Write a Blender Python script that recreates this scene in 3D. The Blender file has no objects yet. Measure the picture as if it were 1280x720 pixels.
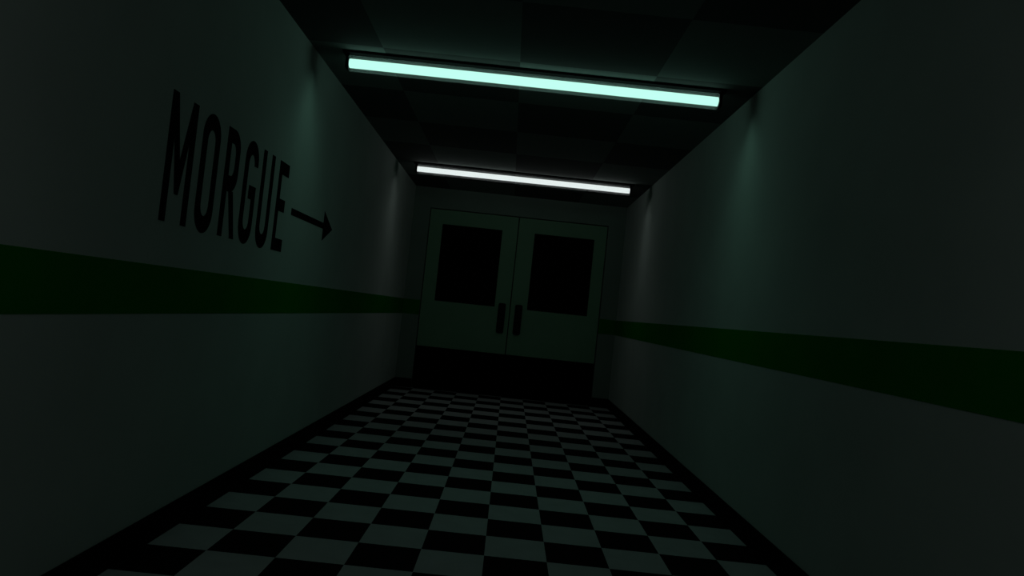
import bpy, bmesh, math, random
from mathutils import Matrix, Vector

S = 0.26                       # one floor tile in metres; every length below is in tiles
XL, XR = -4.89, 4.89           # side walls
H = 9.23                       # ceiling height
YE = 17.12                     # end wall
YB = -24.0                     # the hall runs on behind the viewer to here
COL = bpy.context.scene.collection
TAU = math.tau

# ------------------------------------------------------------------ helpers
def link(name, bm, mat, parent=None, smooth=False):
    bmesh.ops.recalc_face_normals(bm, faces=bm.faces)
    me = bpy.data.meshes.new(name)
    bm.to_mesh(me); bm.free()
    o = bpy.data.objects.new(name, me)
    COL.objects.link(o)
    if mat: me.materials.append(mat)
    if smooth:
        for p in me.polygons: p.use_smooth = True
    if parent:
        o.parent = parent
    return o

def tag(o, label, cat, group=None, kind=None):
    o['label'] = label
    o['category'] = cat
    if group: o['group'] = group
    if kind: o['kind'] = kind
    return o

def empty(name, loc):
    o = bpy.data.objects.new(name, None)
    o.empty_display_size = 0.1
    o.location = [c * S for c in loc]
    COL.objects.link(o)
    return o

def box(bm, x0, x1, y0, y1, z0, z1, bev=0.0, org=(0, 0, 0)):
    vs = []
    for z in (z0, z1):
        for x, y in ((x0, y0), (x1, y0), (x1, y1), (x0, y1)):
            vs.append(bm.verts.new(((x - org[0]) * S, (y - org[1]) * S, (z - org[2]) * S)))
    fs = [bm.faces.new([vs[i] for i in q]) for q in
          ((3, 2, 1, 0), (4, 5, 6, 7), (0, 1, 5, 4), (1, 2, 6, 5), (2, 3, 7, 6), (3, 0, 4, 7))]
    if bev > 0:
        es = list({e for f in fs for e in f.edges})
        bmesh.ops.bevel(bm, geom=es, offset=bev * S, segments=2, affect='EDGES', profile=0.6)

def tube(bm, axis, c, r, a, b, n=24, org=(0, 0, 0), cap=True):
    """cylinder along axis ('x' or 'z') from a to b about the other two coordinates c"""
    rings = []
    for t in (a, b):
        ring = []
        for k in range(n):
            u, v = r * math.cos(TAU * k / n), r * math.sin(TAU * k / n)
            p = (t, c[0] + u, c[1] + v) if axis == 'x' else (c[0] + u, c[1] + v, t)
            ring.append(bm.verts.new([(p[i] - org[i]) * S for i in range(3)]))
        rings.append(ring)
    for k in range(n):
        j = (k + 1) % n
        bm.faces.new((rings[0][k], rings[0][j], rings[1][j], rings[1][k]))
    if cap:
        bm.faces.new(rings[0]); bm.faces.new(rings[1])

def prism(bm, poly, lift, org):
    """closed outline of (y, z) points on the left wall, raised by lift into the hall; may be concave"""
    lo = [bm.verts.new(((XL + 0.001 - org[0]) * S, (y - org[1]) * S, (z - org[2]) * S)) for y, z in poly]
    hi = [bm.verts.new(((XL + lift - org[0]) * S, (y - org[1]) * S, (z - org[2]) * S)) for y, z in poly]
    n = len(poly)
    f1 = bm.faces.new(lo); f2 = bm.faces.new(hi)
    for i in range(n):
        j = (i + 1) % n
        bm.faces.new((lo[i], lo[j], hi[j], hi[i]))
    bm.normal_update()
    bmesh.ops.triangulate(bm, faces=[f1, f2], ngon_method='EAR_CLIP')

def ring(bm, outer, inner, lift, org):
    """a closed band between two outlines with the same number of points"""
    n = len(outer)
    def row(pts, x): return [bm.verts.new(((x - org[0]) * S, (y - org[1]) * S, (z - org[2]) * S)) for y, z in pts]
    ol, oh, il, ih = row(outer, XL + .001), row(outer, XL + lift), row(inner, XL + .001), row(inner, XL + lift)
    for i in range(n):
        j = (i + 1) % n
        bm.faces.new((oh[i], oh[j], ih[j], ih[i])); bm.faces.new((ol[i], il[i], il[j], ol[j]))
        bm.faces.new((ol[i], ol[j], oh[j], oh[i])); bm.faces.new((il[i], ih[i], ih[j], il[j]))

# ------------------------------------------------------------------ materials
def new_mat(name):
    m = bpy.data.materials.new(name); m.use_nodes = True
    nt = m.node_tree
    b = nt.nodes['Principled BSDF']
    return m, nt, b

def N(nt, kind, **kw):
    n = nt.nodes.new(kind)
    for k, v in kw.items(): setattr(n, k, v)
    return n

def flat(name, col, rough=0.7, spec=0.2, noise=0.0, scale=6.0, metallic=0.0):
    m, nt, b = new_mat(name)
    b.inputs['Roughness'].default_value = rough
    b.inputs['Specular IOR Level'].default_value = spec
    b.inputs['Metallic'].default_value = metallic
    c = (*col, 1)
    if noise:
        tc = N(nt, 'ShaderNodeTexCoord'); nz = N(nt, 'ShaderNodeTexNoise')
        nz.inputs['Scale'].default_value = scale; nz.inputs['Detail'].default_value = 4
        nt.links.new(tc.outputs['Object'], nz.inputs['Vector'])
        r = N(nt, 'ShaderNodeValToRGB')
        r.color_ramp.elements[0].position = .3; r.color_ramp.elements[1].position = .7
        r.color_ramp.elements[0].color = tuple(x * (1 - noise) for x in col) + (1,)
        r.color_ramp.elements[1].color = tuple(min(1, x * (1 + noise)) for x in col) + (1,)
        nt.links.new(nz.outputs['Fac'], r.inputs['Fac'])
        nt.links.new(r.outputs['Color'], b.inputs['Base Color'])
    else:
        b.inputs['Base Color'].default_value = c
    return m

def checker(name, light, dark, size, off, rough, spec, noise):
    """square tiles of two colours in the object's own x-y plane, with a light mottling"""
    m, nt, b = new_mat(name)
    b.inputs['Roughness'].default_value = rough
    b.inputs['Specular IOR Level'].default_value = spec
    tc = N(nt, 'ShaderNodeTexCoord'); sp = N(nt, 'ShaderNodeSeparateXYZ')
    nt.links.new(tc.outputs['Object'], sp.inputs[0])
    fl = []
    for ax in (0, 1):
        ma = N(nt, 'ShaderNodeMath', operation='MULTIPLY_ADD')
        ma.inputs[1].default_value = 1 / (size * S); ma.inputs[2].default_value = -off[ax] / size
        nt.links.new(sp.outputs[ax], ma.inputs[0])
        f = N(nt, 'ShaderNodeMath', operation='FLOOR'); nt.links.new(ma.outputs[0], f.inputs[0])
        fl.append(f)
    ad = N(nt, 'ShaderNodeMath', operation='ADD')
    nt.links.new(fl[0].outputs[0], ad.inputs[0]); nt.links.new(fl[1].outputs[0], ad.inputs[1])
    md = N(nt, 'ShaderNodeMath', operation='FLOORED_MODULO'); md.inputs[1].default_value = 2
    nt.links.new(ad.outputs[0], md.inputs[0])
    gt = N(nt, 'ShaderNodeMath', operation='GREATER_THAN'); gt.inputs[1].default_value = .5
    nt.links.new(md.outputs[0], gt.inputs[0])
    mx = N(nt, 'ShaderNodeMix', data_type='RGBA')
    mx.inputs['A'].default_value = (*light, 1); mx.inputs['B'].default_value = (*dark, 1)
    nt.links.new(gt.outputs[0], mx.inputs['Factor'])
    nz = N(nt, 'ShaderNodeTexNoise'); nz.inputs['Scale'].default_value = 9; nz.inputs['Detail'].default_value = 5
    nt.links.new(tc.outputs['Object'], nz.inputs['Vector'])
    mr = N(nt, 'ShaderNodeMapRange'); mr.inputs['From Min'].default_value = .3; mr.inputs['From Max'].default_value = .7
    mr.inputs['To Min'].default_value = 1 - noise; mr.inputs['To Max'].default_value = 1.0
    nt.links.new(nz.outputs['Fac'], mr.inputs['Value'])
    mu = N(nt, 'ShaderNodeMix', data_type='RGBA', blend_type='MULTIPLY'); mu.inputs['Factor'].default_value = 1
    nt.links.new(mx.outputs['Result'], mu.inputs['A']); nt.links.new(mr.outputs[0], mu.inputs['B'])
    nt.links.new(mu.outputs['Result'], b.inputs['Base Color'])
    return m

def emitter(name, col, strength):
    m, nt, b = new_mat(name)
    nt.nodes.remove(b)
    e = N(nt, 'ShaderNodeEmission'); e.inputs['Color'].default_value = (*col, 1); e.inputs['Strength'].default_value = strength
    nt.links.new(e.outputs[0], nt.nodes['Material Output'].inputs['Surface'])
    return m

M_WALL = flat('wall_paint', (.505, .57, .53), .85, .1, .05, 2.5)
M_END = flat('end_wall_dimmed', (.235, .31, .265), .85, .1, .05, 2.5)  # wall colour made darker and greener; the far end's dimness is painted in
M_STRIPE = flat('green_stripe_paint', (.003, .23, .003), .75, .1, .08, 3)
M_BASE = flat('black_baseboard', (.004, .004, .004), .8, .05)
M_FLOOR = checker('checkered_floor_tiles', (.50, .52, .52), (.004, .004, .004), 1.0, (0, 0), .75, .05, .10)
M_CEIL = checker('two_tone_ceiling_tiles', (.195, .22, .208), (.095, .098, .095), 2.95, (-.335, -.37), .9, .05, .06)
M_DOOR = flat('door_paint', (.225, .42, .27), .7, .1, .05, 3)
M_PANE = flat('blacked_out_glass', (.002, .002, .002), .7, .04)
M_KICK = flat('black_kick_plate', (.002, .002, .002), .8, .04)
M_HANDLE = flat('black_handle', (.012, .010, .010), .6, .1)
M_PAINT = flat('black_lettering_paint', (.002, .002, .002), .85, .03)
M_HOUSE = flat('black_lamp_housing', (.006, .006, .006), .8, .05)
M_GREEN = emitter('green_white_tube_glow', (.49, 1.0, .82), 1.15)
M_WHITE = emitter('cool_white_tube_glow', (.90, 1.0, .98), .9)

def halo_scatter(name, amount):
    """added halo sleeve: scatters a little of the light passing through it"""
    m, nt, b = new_mat(name)
    nt.nodes.remove(b)
    tr = N(nt, 'ShaderNodeBsdfTransparent'); tl = N(nt, 'ShaderNodeBsdfTranslucent'); mx = N(nt, 'ShaderNodeMixShader')
    mx.inputs['Fac'].default_value = amount
    nt.links.new(tr.outputs[0], mx.inputs[1]); nt.links.new(tl.outputs[0], mx.inputs[2])
    nt.links.new(mx.outputs[0], nt.nodes['Material Output'].inputs['Surface'])
    return m
M_HALO = halo_scatter('added_halo_plastic', .09)

# ------------------------------------------------------------------ the hall
def struct(name, bm, mat, label, cat, parent=None):
    o = link(name, bm, mat, parent)
    if parent is None: tag(o, label, cat, kind='structure')
    return o

T = 0.5
bm = bmesh.new(); box(bm, XL - T, XR + T, YB, YE + T, -T, 0)
struct('floor', bm, M_FLOOR, 'black and white checkered tile floor of the hallway', 'floor')
bm = bmesh.new(); box(bm, XL - T, XR + T, YB, YE + T, H, H + T)
struct('ceiling', bm, M_CEIL, 'dark ceiling of large square panels in two faint tones', 'ceiling')
bm = bmesh.new(); box(bm, XL - T, XL, YB, YE + T, 0, H)
struct('wall_left', bm, M_WALL, 'left hallway wall carrying black lettering and an arrow', 'wall')
bm = bmesh.new(); box(bm, XR, XR + T, YB, YE + T, 0, H)
struct('wall_right', bm, M_WALL, 'right hallway wall, plain above and below its green stripe', 'wall')

DX, DZ, DJ = 4.12, 8.30, 0.045                    # opening half width, height, joint width
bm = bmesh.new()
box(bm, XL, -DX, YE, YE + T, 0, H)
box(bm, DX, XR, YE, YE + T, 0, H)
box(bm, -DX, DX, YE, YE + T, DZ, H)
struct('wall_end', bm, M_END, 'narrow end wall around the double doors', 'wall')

BH, BT = 0.42, 0.035
bm = bmesh.new(); box(bm, XL, XL + BT, YB, YE, 0, BH, .012)
struct('baseboard_left', bm, M_BASE, 'black baseboard along foot of the left wall', 'baseboard')
bm = bmesh.new(); box(bm, XR - BT, XR, YB, YE, 0, BH, .012)
struct('baseboard_right', bm, M_BASE, 'black baseboard along foot of the right wall', 'baseboard')
for nm, a, b, lab in (('baseboard_end', XL + BT, -DX, 'short black baseboard left of the double doors'),
                      ('baseboard_end.001', DX, XR - BT, 'short black baseboard right of the double doors')):
    bm = bmesh.new(); box(bm, a, b, YE - BT, YE, 0, BH, .012)
    struct(nm, bm, M_BASE, lab, 'baseboard')

Z0, Z1, ST = 3.346, 4.016, 0.006
for n, (x0, x1, y0, y1, lab) in enumerate((
        (XL, XL + ST, YB, YE, 'green stripe running along the left wall below the lettering'),
        (XR - ST, XR, YB, YE, 'green stripe running along the right wall'),
        (XL + ST, -DX, YE - ST, YE, 'short green stripe on end wall left of the doors'),
        (DX, XR - ST, YE - ST, YE, 'short green stripe on end wall right of the doors'))):
    bm = bmesh.new(); box(bm, x0, x1, y0, y1, Z0, Z1)
    struct('trim_%d' % (n + 1), bm, M_STRIPE, lab, 'wall stripe')

# ------------------------------------------------------------------ double doors
def plate(bm, x0, x1, z0, z1, r, ya, yb, org, n=6):
    """upright plate with rounded corners"""
    pts = []
    for cx, cz, a0 in ((x1 - r, z1 - r, 0), (x0 + r, z1 - r, 90), (x0 + r, z0 + r, 180), (x1 - r, z0 + r, 270)):
        for k in range(n + 1):
            a = math.radians(a0 + 90 * k / n)
            pts.append((cx + r * math.cos(a), cz + r * math.sin(a)))
    rows = [[bm.verts.new(((x - org[0]) * S, (y - org[1]) * S, (z - org[2]) * S)) for x, z in pts] for y in (ya, yb)]
    bm.faces.new(rows[0]); bm.faces.new(rows[1])
    for i in range(len(pts)):
        j = (i + 1) % len(pts)
        bm.faces.new((rows[0][i], rows[0][j], rows[1][j], rows[1][i]))

def leaf(idx, side, lab):
    """one leaf: side -1 left, +1 right; front face flush with the end wall"""
    xa, xb = (-DX + DJ, -.022) if side < 0 else (.022, DX - DJ)
    w0, w1 = (-3.48, -.715) if side < 0 else (.775, 3.535)
    wz0, wz1 = 4.066, 7.60
    yf, yb = YE + .004, YE + .19
    org = ((xa + xb) / 2, YE, 0)
    root = empty('door_%d' % idx, org)
    tag(root, lab, 'door', kind='structure')
    bm = bmesh.new()
    z0, z1 = .03, DZ - DJ
    box(bm, xa, w0, yf, yb, z0, z1, org=org)
    box(bm, w1, xb, yf, yb, z0, z1, org=org)
    box(bm, w0, w1, yf, yb, z0, wz0, org=org)
    box(bm, w0, w1, yf, yb, wz1, z1, org=org)
    bmesh.ops.remove_doubles(bm, verts=bm.verts, dist=1e-5)
    link('door_panel', bm, M_DOOR, root)
    bm = bmesh.new(); box(bm, w0 + .001, w1 - .001, YE + .02, YE + .06, wz0 + .001, wz1 - .001, org=org)
    link('window_pane', bm, M_PANE, root)['label'] = 'black window pane'
    bm = bmesh.new(); box(bm, xa, xb, YE - .012, yf, .03, 1.95, .004, org=org)
    link('kick_plate', bm, M_KICK, root)['label'] = 'black kick plate'
    hx = -.372 if side < 0 else .398
    bm = bmesh.new(); plate(bm, hx - .17, hx + .17, 2.885, 4.265, .08, YE - .03, yf, org)
    h = link('handle', bm, M_HANDLE, root); h['label'] = 'black upright pull handle'
    bm = bmesh.new()
    tube(bm, 'z', (hx, YE - .20), .075, 3.02, 4.13, 16, org)
    for z in (3.06, 4.09):
        box(bm, hx - .06, hx + .06, YE - .20, YE - .02, z - .05, z + .05, .015, org)
    link('grip', bm, M_HANDLE, h)
    return root
leaf(1, -1, 'left leaf of the pale green double doors with black window')
leaf(2, 1, 'right leaf of the pale green double doors with black window')

# ------------------------------------------------------------------ ceiling tubes
def band_spread(la, power):
    """made-up spread for the added light: even along the tube, narrowing across it (cos^(2*power))"""
    la.use_nodes = True
    nt = la.node_tree
    em = nt.nodes['Emission']
    g = N(nt, 'ShaderNodeNewGeometry'); sp = N(nt, 'ShaderNodeSeparateXYZ')
    nt.links.new(g.outputs['Incoming'], sp.inputs[0])
    def math_(op, a, b):
        n = N(nt, 'ShaderNodeMath', operation=op)
        for i, v in enumerate((a, b)):
            if isinstance(v, (int, float)): n.inputs[i].default_value = v
            else: nt.links.new(v, n.inputs[i])
        return n.outputs[0]
    y2 = math_('MULTIPLY', sp.outputs[1], sp.outputs[1])
    z2 = math_('MULTIPLY', sp.outputs[2], sp.outputs[2])
    c2 = math_('DIVIDE', z2, math_('ADD', math_('ADD', y2, z2), 1e-5))
    nt.links.new(math_('POWER', c2, power), em.inputs['Strength'])

def lamp(y, glow, light_col, power, label, group='fluorescent ceiling tubes across the hallway'):
    org = (0, y, H)
    root = empty('fluorescent_lamp', org)
    tag(root, label, 'ceiling light', group)
    zt = H - .25
    bm = bmesh.new(); box(bm, -4.24, 4.24, y - .155, y + .155, H - .055, H, .012, org)
    link('housing', bm, M_HOUSE, root)
    for s in (-1, 1):
        bm = bmesh.new()
        a, b = sorted((s * 4.085, s * 4.16))
        box(bm, a, b, y - .12, y + .12, zt - .13, H - .05, .015, org)
        link('lamp_holder', bm, M_HOUSE, root)
    bm = bmesh.new(); tube(bm, 'x', (y, zt), .10, -4.085, 4.085, 24, org)
    link('tube', bm, glow, root)['label'] = 'glowing glass tube'
    bm = bmesh.new(); tube(bm, 'x', (y, zt), .175, -4.084, 4.084, 24, org, cap=False)  # sleeve added to give the tube its soft halo
    link('halo_sleeve', bm, M_HALO, root, smooth=True)['label'] = 'added clear sleeve for the halo around the tube'
    # area light added below the tube to strengthen wall bands and floor light
    la = bpy.data.lights.new('added_tube_light', 'AREA')
    la.shape = 'RECTANGLE'; la.size = 8.1 * S; la.size_y = .2 * S
    la.energy = power; la.color = light_col
    band_spread(la, 1.5)
    lo = bpy.data.objects.new('added_tube_light', la); COL.objects.link(lo)
    lo.parent = root; lo.location = (0, 0, -.45 * S)
    return root
lamp(.12, M_GREEN, (.44, 1.0, .80), .66, 'nearer ceiling tube glowing mint green across the hallway')
lamp(11.66, M_WHITE, (.9, 1, .98), .5, 'farther ceiling tube glowing white just before the doors')
lamp(-11.42, M_WHITE, (.9, 1, .98), .8, 'white ceiling tube nearest the viewer, above the top of the picture')

# ------------------------------------------------------------------ lettering on the left wall
LY, LZ = -1.2, 5.5
org = (XL, LY, LZ)
sign = empty('painted_sign', org)
tag(sign, 'black painted word MORGUE with right-pointing arrow on the left wall', 'sign')
LIFT = .006
ZB, ZT = 4.63, 6.44
def stadium(y0, y1, z0, z1, ry, rz, n=10):
    pts = []
    for cy, cz, a0 in ((y1 - ry, z1 - rz, 0), (y0 + ry, z1 - rz, 90), (y0 + ry, z0 + rz, 180), (y1 - ry, z0 + rz, 270)):
        for k in range(n + 1):
            a = math.radians(a0 + 90 * k / n)
            pts.append((cy + ry * math.cos(a), cz + rz * math.sin(a)))
    return pts
def arc(cy, cz, ry, rz, a0, a1, n=12):
    return [(cy + ry * math.cos(math.radians(a0 + (a1 - a0) * k / n)), cz + rz * math.sin(math.radians(a0 + (a1 - a0) * k / n))) for k in range(n + 1)]
def letter(build):
    bm = bmesh.new(); build(bm)
    return link('letter', bm, M_PAINT, sign)

def L_M(bm):
    a, b, w = -5.768, -4.966, .17
    c = (a + b) / 2
    prism(bm, [(a, ZB), (a + w, ZB), (a + w, 5.86), (c - .055, 5.04), (c + .055, 5.04), (b - w, 5.86), (b - w, ZB),
               (b, ZB), (b, ZT), (b - w, ZT), (c, 5.52), (a + w, ZT), (a, ZT)], LIFT, org)
def L_O(bm):
    ring(bm, stadium(-4.735, -4.105, 4.60, 6.462, .315, .36), stadium(-4.56, -4.28, 4.865, 6.21, .14, .19), LIFT, org)
def L_R(bm):
    y0, w = -3.835, .175
    # bowl and stem in one outline, then the counter is left open by two prisms
    yr = -3.27
    prism(bm, [(y0, ZB), (y0 + w, ZB), (y0 + w, ZT), (y0, ZT)], LIFT, org)
    out = arc(yr - .29, ZT - .34, .29, .34, 90, 0) + arc(yr - .29, 5.39 + .34, .29, .34, 0, -90)
    inn = arc(yr - .29, ZT - .24 - .18, .115, .18, 90, 0) + arc(yr - .29, 5.66 + .18, .115, .18, 0, -90)
    prism(bm, [(y0 + w, ZT)] + out + [(y0 + w, 5.39), (y0 + w, 5.66)] + inn[::-1] + [(y0 + w, ZT - .24)], LIFT, org)
    prism(bm, [(-3.58, 5.395), (-3.40, 5.42), (-3.155, ZB), (-3.335, ZB)], LIFT, org)
def L_G(bm):
    y0, y1 = -3.005, -2.385
    cy = (y0 + y1) / 2
    out = [(y1, 6.03)] + arc(cy, 6.10, .31, .362, 0, 180)  + arc(cy, 4.96, .31, .362, 180, 360) + [(y1, 5.665)]
    inn = [(cy - .02, 5.665), (cy - .02, 5.42), (y1 - .175, 5.42)] + arc(cy, 5.05, .137, .19, 360, 180) + arc(cy, 6.02, .137, .19, 180, 0) + [(y1 - .173, 6.03)]
    prism(bm, out + inn, LIFT, org)
def L_U(bm):
    y0, y1, w = -2.165, -1.525, .175
    cy = (y0 + y1) / 2
    prism(bm, [(y0, ZT)] + arc(cy, 4.96, .32, .362, 180, 360) + [(y1, ZT), (y1 - w, ZT)] + arc(cy, 5.05, .32 - w, .185, 360, 180) + [(y0 + w, ZT)], LIFT, org)
def L_E(bm):
    y0, y1, w = -1.222, -.63, .18
    prism(bm, [(y0, ZB), (y1 + .04, ZB), (y1 + .04, 4.885), (y0 + w, 4.885), (y0 + w, 5.44), (y1 - .06, 5.44), (y1 - .06, 5.69),
               (y0 + w, 5.69), (y0 + w, 6.18), (y1, 6.18), (y1, ZT), (y0, ZT)], LIFT, org)
for f in (L_M, L_O, L_R, L_G, L_U, L_E): letter(f)
bm = bmesh.new()
prism(bm, [(-.207, 5.47), (2.40, 5.475), (2.40, 5.173), (3.285, 5.548), (2.40, 5.923), (2.40, 5.625), (-.207, 5.618)], LIFT, org)
link('arrow', bm, M_PAINT, sign)

# ------------------------------------------------------------------ world, camera, view
w = bpy.data.worlds.new('dark'); bpy.context.scene.world = w
w.use_nodes = True
w.node_tree.nodes['Background'].inputs['Color'].default_value = (0, 0, 0, 1)
w.node_tree.nodes['Background'].inputs['Strength'].default_value = 0

cam = bpy.data.cameras.new('camera'); co = bpy.data.objects.new('camera', cam); COL.objects.link(co)
cam.sensor_width = 36; cam.lens = 888.0 / 1280 * 36
cam.clip_start = .02
pitch, roll, yaw = .0346, -.1047, .0003
R = Matrix.Rotation(yaw, 3, 'Z') @ Matrix.Rotation(pitch, 3, 'X') @ Matrix.Rotation(roll, 3, 'Y')
right, fwd, up = R.col[0], R.col[1], R.col[2]
m = Matrix((right, up, -fwd)).transposed().to_4x4()
m.translation = Vector((.001, -15.41, 3.875)) * S
co.matrix_world = m
sc = bpy.context.scene
sc.camera = co
sc.view_settings.view_transform = 'Standard'
sc.view_settings.look = 'None'
sc.view_settings.exposure = 0
sc.view_settings.gamma = 1
sc.view_settings.use_curve_mapping = False
sc.cycles.max_bounces = 8
sc.cycles.diffuse_bounces = 6
sc.cycles.use_denoising = True
